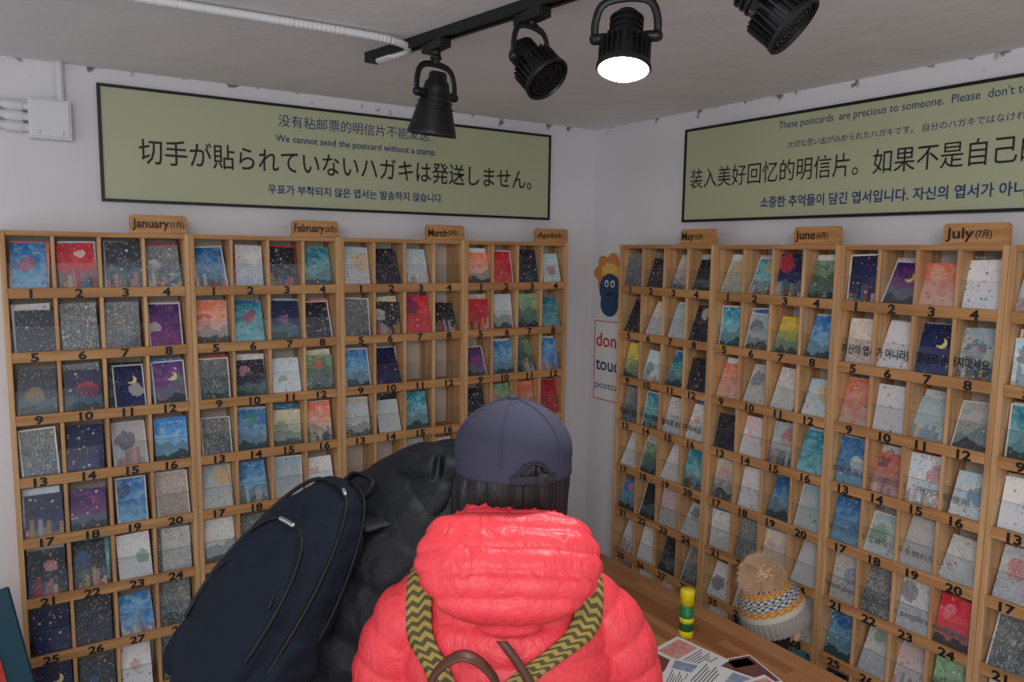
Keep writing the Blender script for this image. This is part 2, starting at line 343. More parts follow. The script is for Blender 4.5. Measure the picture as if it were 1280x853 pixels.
GR={'Jan':["brkm","kmmp","knnp","mnwb","npbg","kkwg","nkbm","nkwm"],
'Feb':["bgkt","otnk","mkgv","mbgo","gblw","gmmk","kbgm","ngmk"],
'Mar':["gkle","mkrk","bnee","ggte","eewg","eege","gewe","geee"],
'Apr':["orkl","rgvt","pbvb","kvor","gkbm","kmtg","ngkm","kgmg"],
'May':["mkgk","kglk","yltk","mtgg","gvwt","bkgg","gwkm","mggt"],
'Jun':["gtnv","tlyb","oggl","kglt","gwbl","gmgw","wgmg","gkgt"],
'Jul':["npow","gwnl","owlg","bogl","blwg","gmgr","bggv","kgwt"],
'Aug':["gkbt","lgwo","tgkm","wglg","gngl","mgtg","gmgl","gkbg"]}
def shelf(loc,rz,W,key,label,sub,ztop,notes=()):
    root=empty('postcard_shelf',loc,rz)
    bm=bmesh.new(); sd=.016; dv=.010
    c0=ztop-.179; cs=[c0-.185*k for k in range(8)]
    for x in (0,W-sd): box(bm,x+.0005,x+sd-.0005,0,SD,0,ztop,0)
    iw=(W-2*sd-3*dv)/4
    for i in range(3):
        x=sd+iw*(i+1)+dv*i; box(bm,x,x+dv,.006,SD-.006,cs[-1],ztop-.014,0)
    box(bm,sd,W-sd,.001,SD-.006,ztop-.015,ztop-.0005,1)
    for c in cs:
        box(bm,sd,W-sd,-.002,.010,c-.015,c+.015,1); box(bm,sd,W-sd,.010,SD-.006,c-.010,c+.003,1)
    box(bm,sd,W-sd,SD-.006,SD,0,ztop-.015,2)
    box(bm,sd,W-sd,.004,.018,.06,cs[-1]-.015,1)
    fin('case',bm,[M_woodv,M_woodh,M_back],root,bevel=.0012)
    bm=bmesh.new()
    n=0
    for r,c in enumerate(cs):
        for i in range(4):
            n+=1
            if n>31: break
            x=sd+iw*.5+(iw+dv)*i
            text(bm,str(n),x+random.uniform(-.005,.005),c-.001,-.0034,height=.0262,bold=.035,sx=1.3)
    fin('numbers',bm,M_ink,root)
    bm=bmesh.new()
    for c in cs:
        box(bm,sd+.001,W-sd-.001,.0105,.0125,c+.003,c+.085,0); box(bm,sd+.001,W-sd-.001,.0104,.0126,c+.085,c+.0856,1)
    fin('acrylic_guards',bm,[M_acr,M_acredge],root)
    sp=[]
    for r,c in enumerate(cs):
        for i in range(4):
            code=GR[key][r][i]
            if code=='e': continue
            x=sd+iw*.5+(iw+dv)*i
            def put(dy,cd,lean,w=.098,h=.1475):
                tilt=random.uniform(-.05,.05); jx=max(0,(iw-w-abs(tilt)*h))*.5
                dx=random.uniform(-jx,jx)
                M=Matrix.Translation((x+dx-tilt*h*.5,.016+dy,c+.006))@Matrix.Rotation(-lean,4,'X')@Matrix.Rotation(tilt,4,'Y')
                sp.append((M,w,h,.0012*random.randint(1,6),cd))
            l=random.uniform(.14,.50); w_=random.choice((.098,.098,.096,.088)); 
            put(0,code,l,w_,random.choice((.1475,.1475,.142,.130)))
            if random.random()<.6: put(.014,random.choice('gmkgbtwgowgr'),l*.85)
    cards('postcards',sp,root)
    # tag
    bm=bmesh.new(); tw=.163; th=.056; r=.012; pts=[(0,0),(tw,0)]
    for k in range(7):
        a=math.pi/2*k/6; pts.append((tw-r+r*math.cos(a),th-r+r*math.sin(a)))
    for k in range(7):
        a=math.pi/2*(1+k/6); pts.append((r+r*math.cos(a),th-r+r*math.sin(a)))
    x0=W-tw-.004
    f=[bm.verts.new((x0+p[0],.002,ztop+p[1])) for p in pts]; b=[bm.verts.new((x0+p[0],.016,ztop+p[1])) for p in pts]
    bm.faces.new(f); bm.faces.new(b[::-1])
    for i in range(len(pts)):
        j=(i+1)%len(pts); bm.faces.new((f[i],b[i],b[j],f[j]))
    fin('month_tag',bm,M_tag,root)
    bm=bmesh.new()
    wl=.104 if len(label)>5 else (.08 if len(label)>4 else .072 if len(label)==4 else .06)
    text(bm,label,x0+.007,ztop+.026,.0012,width=wl,height=.037 if 'y' in label or 'J' in label else .028,align='L',bold=.02)
    text(bm,sub,x0+.011+wl,ztop+.026,.0012,height=.025,width=.040,align='L',bold=.02)
    fin('month_label',bm,M_inkbrown,root)
    if notes:
        bm=bmesh.new()
        for (t,row,x,wd,hh,bd,mi) in notes: text(bm,t,x,cs[row]+.055,.0095,width=wd,height=hh,align='L',bold=bd,mi=mi)
        fin('acrylic_notices',bm,[M_ink,M_inkg],root)
    return root
XL=[-2.236,-1.735,-1.239,-.734,-.235]
for i,(k,l,s) in enumerate((('Jan','January','(1月)'),('Feb','February','(2月)'),('Mar','March','(3月)'),('Apr','April','(4月)'))):
    shelf((XL[i],-.13,0),0,XL[i+1]-XL[i],k,l,s,TOPZ)
YR=[-.334,-.837,-1.328,-1.795,-2.28,-2.765]
N7=(("자신의 엽서가 아니라면 절대로 손대지마세요",1,.02,.42,.030,.015,0),("如果不是自己的明信片，千万不要使用",3,.01,.41,.022,0,1),
    ("自分のハガキではない手を触れないで",4,.01,.38,.020,0,1),("Please don't touch other people's postcards",5,.01,.43,.024,0,1))
N5=(("자신의 엽서가 아니라면 절대로 손대지마세요",3,.02,.45,.026,.01,0),)
for i,(k,l,s,nt_) in enumerate((('May','May','(5月)',N5),('Jun','June','(6月)',()),('Jul','July','(7月)',N7),('Aug','August','(8月)',()),('Jun','September','(9月)',()))):
    shelf((-.13,YR[i],0),-math.pi/2,YR[i]-YR[i+1],k,l,s,TOPZ-.006,nt_)

# ------------------------------------------------------------------ signs
def sign(loc,rz,W,Hh,lines):
    root=empty('wall_sign',loc,rz); t=.009
    bm=bmesh.new(); box(bm,t,W-t,-.014,0,t,Hh-t,0); fin('board',bm,M_sign,root)
    bm=bmesh.new()
    box(bm,0,W,-.018,0,0,t); box(bm,0,W,-.018,0,Hh-t,Hh); box(bm,0,t,-.018,0,t,Hh-t); box(bm,W-t,W,-.018,0,t,Hh-t)
    fin('frame',bm,M_black,root)
    bm=bmesh.new()
    for (tx,x,z,w,h,al,bd,mi) in lines: text(bm,tx,x,z,-.0152,width=w,height=h,align=al,bold=bd,mi=mi)
    fin('lettering',bm,[M_ink,M_blue],root)
sH=.356
sign((-1.963,-.001,1.88+.137),0,1.707,sH,[("没有粘邮票的明信片不能发送",.84,sH*.845,.58,None,'C',0,1),
 ("We cannot send the postcard without a stamp.",.85,sH*.665,.62,None,'C',.012,1),
 ("切手が貼られていないハガキは発送しません。",.86,sH*.455,1.50,.082,'C',.006,0),
 ("우표가 부착되지 않은 엽서는 발송하지 않습니다.",.85,sH*.185,.68,.034,'C',.018,1)])
sign((-.001,-.563,1.88+.122),-math.pi/2,2.0,.350,[("These postcards  are precious to someone.  Please  don't touch other people's postcards.",.43,.350*.885,1.14,.032,'L',0,1),
 ("大切な思い出が込められたハガキです。 自分のハガキではなければ触らないでください。",.47,.350*.70,.98,None,'L',0,1),
 ("装入美好回忆的明信片。如果不是自己的明信片，请勿触碰。",.035,.350*.46,1.78,.075,'L',0,0),
 ("소중한 추억들이 담긴 엽서입니다. 자신의 엽서가 아니라면 만지지 마세요.",.37,.350*.17,1.15,.038,'L',.018,1)])

# notice & mascot sticker near corner (right wall)
root=empty('paper_notice',(-.001,-.03,0),-math.pi/2)
bm=bmesh.new(); box(bm,0,.25,-.003,0,1.215,1.585,0)
for a in ((.006,.244,1.221,1.225),(.006,.244,1.575,1.579),(.006,.010,1.225,1.575),(.240,.244,1.225,1.575)): box(bm,a[0],a[1],-.004,-.003,a[2],a[3],1)
fin('sheet',bm,[M_paper,M_red],root)
bm=bmesh.new(); text(bm,"don't",.02,1.495,-.0045,width=.19,height=.065,align='L',bold=.01); text(bm,"touch",.02,1.385,-.0045,width=.2,height=.06,align='L',bold=.01,mi=1); text(bm,"postcard",.02,1.285,-.0045,width=.21,height=.042,align='L',mi=1)
fin('lettering',bm,[M_red,M_blue],root)
root=empty('mascot_sticker',(-.001,-.03,0),-math.pi/2)
bm=bmesh.new()
def disc(cx,cz,rx,rz_,y,mi,n=28,fn=None):
    vs=[]
    for i in range(n):
        a=2*math.pi*i/n; k=fn(a) if fn else 1
        vs.append(bm.verts.new((cx+rx*k*math.cos(a),y,cz+rz_*k*math.sin(a))))
    f=bm.faces.new(vs); f.material_index=mi
disc(.10,1.79,.085,.07,-.002,0,60,lambda a:1+.32*abs(math.sin(3.5*a)))
disc(.10,1.72,.07,.07,-.003,1); disc(.10,1.655,.06,.055,-.0032,1); disc(.10,1.80,.05,.03,-.0028,4,40,lambda a:1+.3*abs(math.sin(4*a)))
disc(.08,1.745,.014,.016,-.004,2); disc(.12,1.745,.014,.016,-.004,2); disc(.081,1.743,.007,.009,-.005,3); disc(.121,1.743,.007,.009,-.005,3)
disc(.10,1.70,.022,.008,-.004,3)
fin('print',bm,[mat('sticker_orange',S(206,132,66),.5),mat('sticker_blue',S(30,66,104),.5),M_paper,M_ink,mat('sticker_yellow',S(226,186,90),.5)],root)

# ------------------------------------------------------------------ junction box + conduits
root=empty('junction_box',(-2.145,-.001,2.19))
bm=bmesh.new(); box(bm,0,.11,-.045,0,0,.115,0); box(bm,.006,.104,-.05,-.045,.006,.109,0); fin('housing',bm,M_white,root,bevel=.004,seg=2)
bm=bmesh.new()
tube(bm,[(.085,-.02,.11,.011),(.085,-.02,.225,.011)],seg=14)
for dz in (.03,.06,.09):
    tube(bm,[(.01,-.022,dz,.012),(-.09,-.022,dz+.005,.012),(-1.2,-.022,dz+.01,.012)],seg=12,step=.1)
    tube(bm,[(-.05,-.022,dz+.002,.016),(-.02,-.022,dz+.001,.016)],seg=14)
for vtx in (.025,.085): tube(bm,[(vtx,-.05,.018,.004),(vtx,-.053,.018,.004)],seg=8)
fin('pipes',bm,M_white,root,True)
bm=bmesh.new()
tube(bm,[(-2.7,-.83,2.407,.010),(-1.96,-.855,2.407,.010),(-1.5,-.875,2.407,.010),(-1.37,-.875,2.404,.010),(-1.315,-.84,2.400,.010),(-1.325,-.76,2.396,.010),(-1.335,-.70,2.396,.010)],seg=12,step=.0035,quilt=.011,qd=.0025)
fin('flexible_conduit',bm,M_white,None,True)

# ------------------------------------------------------------------ track lights
T0=V((-1.342,-.673,0)); T1=V((-1.094,-2.20,0)); td=(T1-T0).normalized(); tl=(T1-T0).length
root=empty('ceiling_light_track',(T0.x,T0.y,CEIL),math.atan2(td.y,td.x))
bm=bmesh.new(); box(bm,0,tl,-.018,-.008,-.024,0); box(bm,0,tl,.008,.018,-.024,0); box(bm,0,tl,-.008,.008,-.008,0); box(bm,-.012,.03,-.02,.02,-.027,0)
fin('rail',bm,M_rail,root,bevel=.001)
bm=bmesh.new(); tube(bm,[(.035,0,-.026,.014,.006),(.10,0,-.026,.014,.006)],side=V((0,1,0)),seg=12); fin('feed_connector',bm,M_white,root,True)
def tlamp(y,aim,kind):
    t=(y-T0.y)/td.y; p=T0+td*t; aim=V(aim).normalized()
    root=empty('track_spotlight',(p.x,p.y,CEIL-.024))
    hz=V((aim.x,aim.y,0)); ax=(V((-aim.y,aim.x,0)).normalized() if hz.length>.05 else V((1,0,0)))
    dz=.022 if kind=='cone' else .046
    pv=V((0,0,-.150+dz)); rt=.060; k0=dz*.6
    bm=bmesh.new(); box(bm,-.016,.016,-.05,.05,-.022,0); lathe(bm,[(.012,-.022),(.012,-.040+k0*.4),(.015,-.042+k0*.4),(.015,-.056+k0),(.010,-.058+k0),(.010,-.078+dz)],16); fin('adapter',bm,M_rail,root,bevel=.002)
    bm=bmesh.new()
    U=[]; 
    for (a,b) in ((-1,-.155),(-1,-.12),(-.8,-.088),(-.35,-.078),(.35,-.078),(.8,-.088),(1,-.12),(1,-.155)):
        q=ax*(a*rt)+V((0,0,b+dz)); U.append((q.x,q.y,q.z,.0035,.008))
    tube(bm,U,side=V((0,0,1)).cross(ax),seg=10,step=.01)
    for sg in (-1,1):
        a=ax*rt*sg+pv; b=ax*(rt-.02)*sg+pv; tube(bm,[(a.x,a.y,a.z,.011),(b.x,b.y,b.z,.011)],side=V((0,0,1)),seg=14)
    fin('yoke',bm,M_black,root,True)
    z=-aim; x=ax; yv=z.cross(x); M=Matrix.Translation(pv)@Matrix((x,yv,z)).transposed().to_4x4()
    bm=bmesh.new()
    if kind=='cone':
        lathe(bm,[(.0,.055),(.018,.055),(.022,.05),(.024,.035),(.030,.03),(.033,.015),(.036,0),(.050,-.05),(.060,-.085),(.062,-.092),(.062,-.10),(.058,-.10),(.05,-.06),(.03,-.04),(0,-.04)],40,M)
        for zz in (.0,-.015,-.03): lathe(bm,[(.036-.3*zz,zz),(.040-.3*zz,zz-.002),(.040-.3*zz,zz-.004),(.036-.3*zz,zz-.006)],32,M)
        fin('housing',bm,M_black,root,True)
        bm=bmesh.new(); lathe(bm,[(0,-.058),(.045,-.06),(.045,-.063),(0,-.065)],28,M); fin('lens',bm,M_lens,root)
    else:
        lathe(bm,[(0,.052),(.020,.052),(.026,.045),(.028,.02),(.031,.005),(.036,-.01),(.042,-.03),(.044,-.055),(.052,-.057),(.053,-.064),(.049,-.068),(.045,-.062),(.043,-.05),(0,-.05)],40,M)
        for k in range(26):
            a=2*math.pi*k/26; Mk=M@Matrix.Rotation(a,4,'Z'); box(bm,.028,.050,-.0012,.0012,-.056,-.008,0,Mk)
        for zz in (.04,.028,.016): lathe(bm,[(.024,zz),(.033,zz-.001),(.033,zz-.004),(.024,zz-.005)],28,M)
        if kind=='off':
            for rr in (.012,.020,.028,.036): lathe(bm,[(rr-.0015,-.055),(rr-.0015,-.063),(rr+.0015,-.063),(rr+.0015,-.055)],32,M)
            for k in range(12): box(bm,.006,.044,-.0012,.0012,-.062,-.052,0,M@Matrix.Rotation(2*math.pi*k/12,4,'Z'))
        fin('housing',bm,M_black,root)
        bm=bmesh.new(); lathe(bm,[(0,-.0505),(.043,-.0505),(.048,-.066),(.035,-.074),(0,-.080)] if kind=='on' else [(0,-.0505),(.043,-.0505),(.043,-.052),(0,-.053)],32,M); fin('lens',bm,M_lit if kind=='on' else M_lens,root,True)
        if kind=='on':
            ld=bpy.data.lights.new('spot','SPOT'); ld.energy=22; ld.spot_size=math.radians(125); ld.spot_blend=.8; ld.shadow_soft_size=.04; ld.color=(.97,.98,1)
            lo=bpy.data.objects.new('spot',ld); link(lo,root); lo.matrix_local=Matrix.Translation(pv+aim*.085)@Matrix((x,yv,z)).transposed().to_4x4()
def W3(a,b,c): v=R*a+H*b; return (v.x,v.y,c)
tlamp(-.96,W3(-.12,.12,-1),'cone')
tlamp(-1.30,W3(.55,-.45,-.7),'off')
tlamp(-1.56,W3(-.08,-.28,-1),'on')
tlamp(-1.85,W3(.75,-.35,-.75),'off')

# ------------------------------------------------------------------ table
def tablemat():
    m=mat('butcher_block',S(176,116,72),.35); nt=m.node_tree; L=nt.links.new; b=nt.nodes['Principled BSDF']
    tc=nn(nt,'ShaderNodeTexCoord'); mp=nn(nt,'ShaderNodeMapping'); mp.inputs['Rotation'].default_value=(0,0,math.pi/2); L(tc.outputs['Object'],mp.inputs[0])
    br=nn(nt,'ShaderNodeTexBrick'); br.inputs['Scale'].default_value=1; br.inputs['Brick Width'].default_value=.42; br.inputs['Row Height'].default_value=.036; br.inputs['Mortar Size'].default_value=.0004
    br.inputs['Color1'].default_value=S(210,150,100); br.inputs['Color2'].default_value=S(160,100,62); br.inputs['Mortar'].default_value=S(90,52,30); L(mp.outputs[0],br.inputs['Vector'])
    m2=nn(nt,'ShaderNodeMapping'); m2.inputs['Scale'].default_value=(60,4,60); L(tc.outputs['Object'],m2.inputs[0]); n=nn(nt,'ShaderNodeTexNoise'); n.inputs['Scale'].default_value=1; L(m2.outputs[0],n.inputs['Vector'])
    mx=nn(nt,'ShaderNodeMix',data_type='RGBA',blend_type='MULTIPLY'); mx.inputs['Factor'].default_value=.4; L(br.outputs['Color'],mx.inputs['A']); L(n.outputs['Fac'],mx.inputs['B']); L(mx.outputs['Result'],b.inputs['Base Color']); return m
TZ=.79
root=empty('writing_table',(-.7775,-1.33,0))
bm=bmesh.new(); box(bm,-.3225,.3225,-.98,.98,TZ-.03,TZ); fin('top',bm,tablemat(),root,bevel=.003,seg=2)
bm=bmesh.new()
for x in (-.29,.25):
    for y in (-.93,.89): box(bm,x,x+.045,y,y+.045,0,TZ-.03)
box(bm,-.27,.27,-.91,-.89,TZ-.10,TZ-.03); box(bm,-.27,.27,.89,.91,TZ-.10,TZ-.03); box(bm,-.27,-.25,-.9,.9,TZ-.10,TZ-.03); box(bm,.25,.27,-.9,.9,TZ-.10,TZ-.03)
fin('frame',bm,M_woodv,root)
root=empty('glue_stick',(-.642,-1.259,TZ))
bm=bmesh.new()
lathe(bm,[(.017,0),(.021,.002),(.021,.02),(.0205,.021)],28,None,0); lathe(bm,[(.0203,.021),(.0203,.098)],28,None,1); lathe(bm,[(.0208,.098),(.0208,.136),(.019,.141),(0,.142)],28,None,0)
lathe(bm,[(.0206,.045),(.0206,.06)],28,None,0)
fin('tube',bm,[M_ylw,M_grn],root,True)
# brochures: white leaflets with printed photo blocks and text lines
root=empty('brochure_stack',(-.73,-1.42,TZ))
bm=bmesh.new()
PC_=[mat('print_photo_dark',S(60,50,60),.4,var=(60,S(150,90,80))),mat('print_photo_blue',S(40,70,130),.4,var=(50,S(190,200,210))),mat('print_photo_red',S(200,50,50),.4,var=(70,S(230,200,190)))]
def leaflet(x,y,a,w,h,z,blocks,base=0):
    M=Matrix.Translation((x+.73,y+1.42,z))@Matrix.Rotation(a,4,'Z')
    box(bm,-w/2,w/2,-h/2,h/2,0,.0015,base,M)
    for (u0,u1,v0,v1,mi) in blocks: box(bm,(u0-.5)*w,(u1-.5)*w,(v0-.5)*h,(v1-.5)*h,.0015,.0018,mi,M)
tx=lambda v0,n,u0=.1,u1=.9:[(u0,u1-.1*(k%3),v0-k*.05,v0-k*.05+.018,1) for k in range(n)]
leaflet(-.785,-1.325,-.35,.15,.12,.0005,[(.04,.96,.05,.95,2),(.55,.9,.6,.85,4)])
leaflet(-.715,-1.345,.15,.12,.17,.0025,[(.1,.9,.55,.92,4)]+tx(.46,7))
leaflet(-.80,-1.425,.55,.15,.13,.0045,tx(.85,8,.08,.6)+[(.66,.94,.1,.9,3)])
leaflet(-.665,-1.475,-.25,.16,.14,.001,[(.03,.97,.04,.96,2),(.1,.45,.1,.6,3),(.5,.9,.65,.9,0)])
leaflet(-.74,-1.49,.35,.13,.17,.0065,[(.08,.92,.08,.5,3)]+tx(.9,6))
leaflet(-.72,-1.575,-.1,.17,.12,.0085,[(.05,.6,.1,.9,2),(.63,.95,.5,.9,4)]+tx(.4,5,.65,.98))
fin('leaflets',bm,[M_paper,M_inkg]+PC_,root)

# ------------------------------------------------------------------ teal leaning board lower left
root=empty('teal_display_board',(-2.185,-.60,0),.05)
bm=bmesh.new(); M=Matrix.Rotation(-.05,4,'X')@Matrix.Rotation(-.16,4,'Y'); box(bm,-.40,.10,0,.02,0,1.04,0,M); fin('panel',bm,M_teal,root,bevel=.004)
bm=bmesh.new(); box(bm,-.34,.045,-.006,-.001,.72,.89,0,M); fin('red_label',bm,M_red,root)

# ------------------------------------------------------------------ people helpers
def head(parent,M,hair=True,s=1.,longhair=True,htop=1.):
    Ms=M@Matrix.Scale(s,4)
    bm=bmesh.new()
    ell(bm,(0,0,.0),(.074,.094,.086),Ms); ell(bm,(0,.03,-.055),(.054,.058,.055),Ms); ell(bm,(0,.02,-.02),(.066,.07,.07),Ms)
    ell(bm,(0,.094,-.022),(.013,.018,.012),Ms,14,10); ell(bm,(0,.087,-.002),(.008,.012,.026),Ms,14,10); ell(bm,(0,.078,-.092),(.02,.016,.015),Ms,14,10)
    for sg in (-1,1):
        ell(bm,((.084 if sg>0 else .077)*sg,.008,-.028),(.013,.020,.031),Ms,14,10); ell(bm,(.036*sg,.064,-.028),(.022,.02,.02),Ms,14,10)
    tube(bm,[(0,-.012,-.05,.052),(0,-.03,-.12,.052),(0,-.04,-.17,.06)],M=Ms)
    remesh(fin('head',bm,M_skin,parent,True),.0045,3)
    bm=bmesh.new()
    for sg in (-1,1): ell(bm,(.03*sg,.078,.004),(.013,.010,.008),Ms,14,10,0); ell(bm,(.03*sg,.0865,.004),(.005,.003,.005),Ms,10,8,1); ell(bm,(.03*sg,.084,.024),(.017,.005,.003),Ms,10,8,1)
    ell(bm,(0,.087,-.055),(.022,.007,.007),Ms,14,8,2)
    fin('face_features',bm,[M_eye,M_hair,M_lip],parent,True)
    if hair:
        bm=bmesh.new(); vs=ell(bm,(0,-.008,-.002),(.084,.098,.094),None,96,36)
        dl=[f for f in bm.faces if (lambda c:(c.y>.035 and c.z<.045) or (c.y>-.028 and c.z<-.01 and c.x>.03))(f.calc_center_median())]
        bmesh.ops.delete(bm,geom=dl,context='FACES')
        for v in bm.verts:
            if v.co.z<0:
                t=-v.co.z/.09
                if longhair:
                    f=min(t*1.3,1); l=math.hypot(v.co.x,v.co.y) or 1
                    tr=.088
                    k=(1-f)+f*max(1,tr/l)
                    v.co.z=v.co.z*1.6
                    v.co.x*=min(k,3); v.co.y=v.co.y*min(k,3) if v.co.y<0 else v.co.y
                    if v.co.x<0: v.co.x*=1+.16*min(t*4,1)
                    if v.co.z<-.085:
                        tp=max(.5,1+(v.co.z+.085)*6); v.co.x*=tp; v.co.y*=tp
                a=math.atan2(v.co.y,v.co.x); fade=1 if v.co.z>-.085 else .3
                w_=1+fade*(.03*math.sin(a*17)+.025*math.sin(a*31+1)); v.co.x*=w_; v.co.y*=w_
        bmesh.ops.transform(bm,matrix=Ms,verts=bm.verts)
        o=fin('hair',bm,M_hair,parent,True); so=o.modifiers.new('s','SOLIDIFY'); so.thickness=.010; so.offset=0
def hand(parent,M,side=1,m=None):
    """y along fingers, z = back of hand, thumb toward +x*side"""
    bm=bmesh.new()
    tube(bm,[(0,-.03,0,.025,.018),(0,.0,0,.028,.017),(0,.04,0,.040,.015),(0,.08,0,.040,.013)],M=M,seg=18,step=.008)
    for x,l,rr in ((.030,.070,.0088),(.010,.080,.0090),(-.011,.074,.0087),(-.030,.058,.0078)):
        x*=side; tube(bm,[(x*.9,.07,0,rr),(x,.085+l*.35,-.004,rr),(x*1.02,.085+l*.65,-.022,rr*.93),(x*1.02,.08+l*.82,-.045,rr*.82)],M=M,seg=12,step=.006)
    tube(bm,[(.025*side,.02,-.004,.013),(.05*side,.045,-.012,.0115),(.06*side,.07,-.022,.010),(.058*side,.092,-.032,.0085)],M=M,seg=12,step=.006)
    remesh(fin('hand',bm,m or M_skin,parent,True),.0034,1)
def frame(o,y,z):
    y=V(y).normalized(); z=V(z); z=(z-y*z.dot(y)).normalized(); x=y.cross(z)
    return Matrix.Translation(o)@Matrix((x,y,z)).transposed().to_4x4()
def shoe(bm,x,y,a=0):
    M=Matrix.Translation((x,y,0))@Matrix.Rotation(a,4,'Z')
    tube(bm,[(0,-.07,.045,.036,.042),(0,0,.045,.040,.045),(0,.09,.035,.043,.034),(0,.14,.028,.036,.026)],M=M,seg=18)

# ------------------------------------------------------------------ woman in coral jacket
base=CAM+H*1.22; 
root=empty('woman_in_coral_jacket',(base.x,base.y,0),YAW)
bm=bmesh.new()
tube(bm,[(0,-.02,.80,.195,.155),(0,-.03,.95,.175,.145),(0,-.03,1.08,.176,.148),(0,-.02,1.20,.178,.150),(0,-.01,1.28,.165,.138),(0,.0,1.33,.135,.112),(0,.015,1.37,.10,.09),(0,.025,1.40,.08,.08)],seg=64,step=.003,quilt=.050,qd=.010,qe=.35)
for sg in (-1,1):
    tube(bm,[(.10*sg,0,1.315,.052),(.142*sg,.0,1.285,.064),(.178*sg,.0,1.225,.070),(.202*sg,.01,1.12,.068),(.216*sg,.05,1.00,.062),(.19*sg,.15,.965,.055),(.15*sg,.235,.96,.045)],seg=32,step=.003,quilt=.050,qd=.009,qe=.35)
jk=remesh(fin('jacket',bm,M_coral,root,True),.004,0,.006,.05)
bpy.context.view_layer.update(); dg=bpy.context.evaluated_depsgraph_get()
bvh=BVHTree.FromObject(jk,dg)
# hood rim and sack
bm=bmesh.new()
rim=[]
for k in range(15):
    a=2*math.pi*k/14; rim.append((.112*math.sin(a),.012-.102*math.cos(a),1.405+.045*math.cos(a),.028))
tube(bm,rim,side=V((0,0,1)),seg=20,step=.006)
tube(bm,[(0,-.066,1.466,.112,.026),(0,-.088,1.448,.130,.040),(0,-.112,1.422,.142,.048),(0,-.130,1.396,.136,.050),(0,-.145,1.370,.114,.043),(0,-.152,1.350,.084,.032),(0,-.155,1.337,.05,.018)],seg=72,step=.002,quilt=.031,qd=.010,qe=.35,sq=2.3)
tube(bm,[(0,.0,1.36,.10,.09),(0,.0,1.41,.10,.09)],seg=30)
remesh(fin('hood',bm,M_coral,root,True),.0034,0,.006,.05)
def chev():
    m=mat('chevron_webbing',S(140,124,50),.8); nt=m.node_tree; L=nt.links.new; b=nt.nodes['Principled BSDF']
    uv=nn(nt,'ShaderNodeUVMap'); uv.uv_map='UVMap'; sp=nn(nt,'ShaderNodeSeparateXYZ'); L(uv.outputs[0],sp.inputs[0])
    f=nn(nt,'ShaderNodeMath',operation='MULTIPLY'); L(sp.outputs['X'],f.inputs[0]); f.inputs[1].default_value=2
    fr=nn(nt,'ShaderNodeMath',operation='PINGPONG'); L(f.outputs[0],fr.inputs[0]); fr.inputs[1].default_value=.5
    a=nn(nt,'ShaderNodeMath',operation='MULTIPLY_ADD'); L(sp.outputs['Y'],a.inputs[0]); a.inputs[1].default_value=62; L(fr.outputs[0],a.inputs[2])
    a2=nn(nt,'ShaderNodeMath',operation='FRACT'); L(a.outputs[0],a2.inputs[0]); g=nn(nt,'ShaderNodeMath',operation='GREATER_THAN'); L(a2.outputs[0],g.inputs[0]); g.inputs[1].default_value=.5
    mx=nn(nt,'ShaderNodeMix',data_type='RGBA'); mx.inputs['A'].default_value=S(162,142,70); mx.inputs['B'].default_value=S(84,74,46); L(g.outputs[0],mx.inputs['Factor']); L(mx.outputs['Result'],b.inputs['Base Color']); return m
M_chev=chev()
def strap(path,w,m,name,off=.007,n=7):
    P=spline(path,.012); bm=bmesh.new(); uvl=bm.loops.layers.uv.new('UVMap'); rows=[]; pos=[]
    for p in P:
        p=V(p); row=[]
        for j in range(n):
            o=p+V((1,0,0))*(j/(n-1)-.5)*w; c=V((o.x*.85,0,1.20)); d=(c-o).normalized()
            h=bvh.ray_cast(o,d); q=h[0]-d*off if h[0] else c.lerp(o,.4); row.append(q)
        rows.append(row)
    for _ in range(12):
        rows=[[ (rows[max(i-1,0)][j]+rows[i][j]*2+rows[min(i+1,len(rows)-1)][j])/4 for j in range(n)] for i in range(len(rows))]
    s=0; ss=[0]
    for i in range(1,len(rows)): s+=(rows[i][n//2]-rows[i-1][n//2]).length; ss.append(s)
    vr=[[bm.verts.new(q) for q in r_] for r_ in rows]
    for i in range(len(rows)-1):
        for j in range(n-1):
            f=bm.faces.new((vr[i][j],vr[i][j+1],vr[i+1][j+1],vr[i+1][j]))
            for lp,(jj,ii) in zip(f.loops,((j,i),(j+1,i),(j+1,i+1),(j,i+1))): lp[uvl].uv=(jj/(n-1),ss[ii])
    o=fin(name,bm,m,root,True); so=o.modifiers.new('s','SOLIDIFY'); so.thickness=.0035; so.offset=0
    return o
strap([(-.13,.35,1.25),(-.14,.2,1.5),(-.155,-.02,1.62),(-.158,-.25,1.60),(-.150,-.38,1.52),(-.128,-.42,1.42),(-.108,-.42,1.33),(-.095,-.42,1.2)],.048,M_chev,'shoulder_strap',.008)
strap([(.12,.35,1.25),(.13,.2,1.5),(.143,-.02,1.62),(.142,-.25,1.60),(.116,-.38,1.52),(.062,-.42,1.42),(.014,-.42,1.33),(-.01,-.42,1.2)],.048,M_chev,'shoulder_strap',.008)
strap([(-.015,-.42,1.52),(.01,-.42,1.44),(.04,-.42,1.33),(.05,-.42,1.2)],.018,M_leather,'leather_strap',off=.020,n=3)
# bag
bm=bmesh.new(); box(bm,-.14,.13,-.30,-.185,.90,1.235,0); o=fin('backpack_body',bm,M_leather,root,bevel=.035,seg=5)
bm=bmesh.new(); tube(bm,[(-.115,-.22,1.22,.013,.005),(-.103,-.225,1.295,.013,.005),(-.06,-.23,1.332,.014,.005),(-.017,-.225,1.295,.013,.005),(-.005,-.22,1.22,.013,.005)],side=V((0,1,0)),seg=12); fin('backpack_handle',bm,M_leather,root,True)
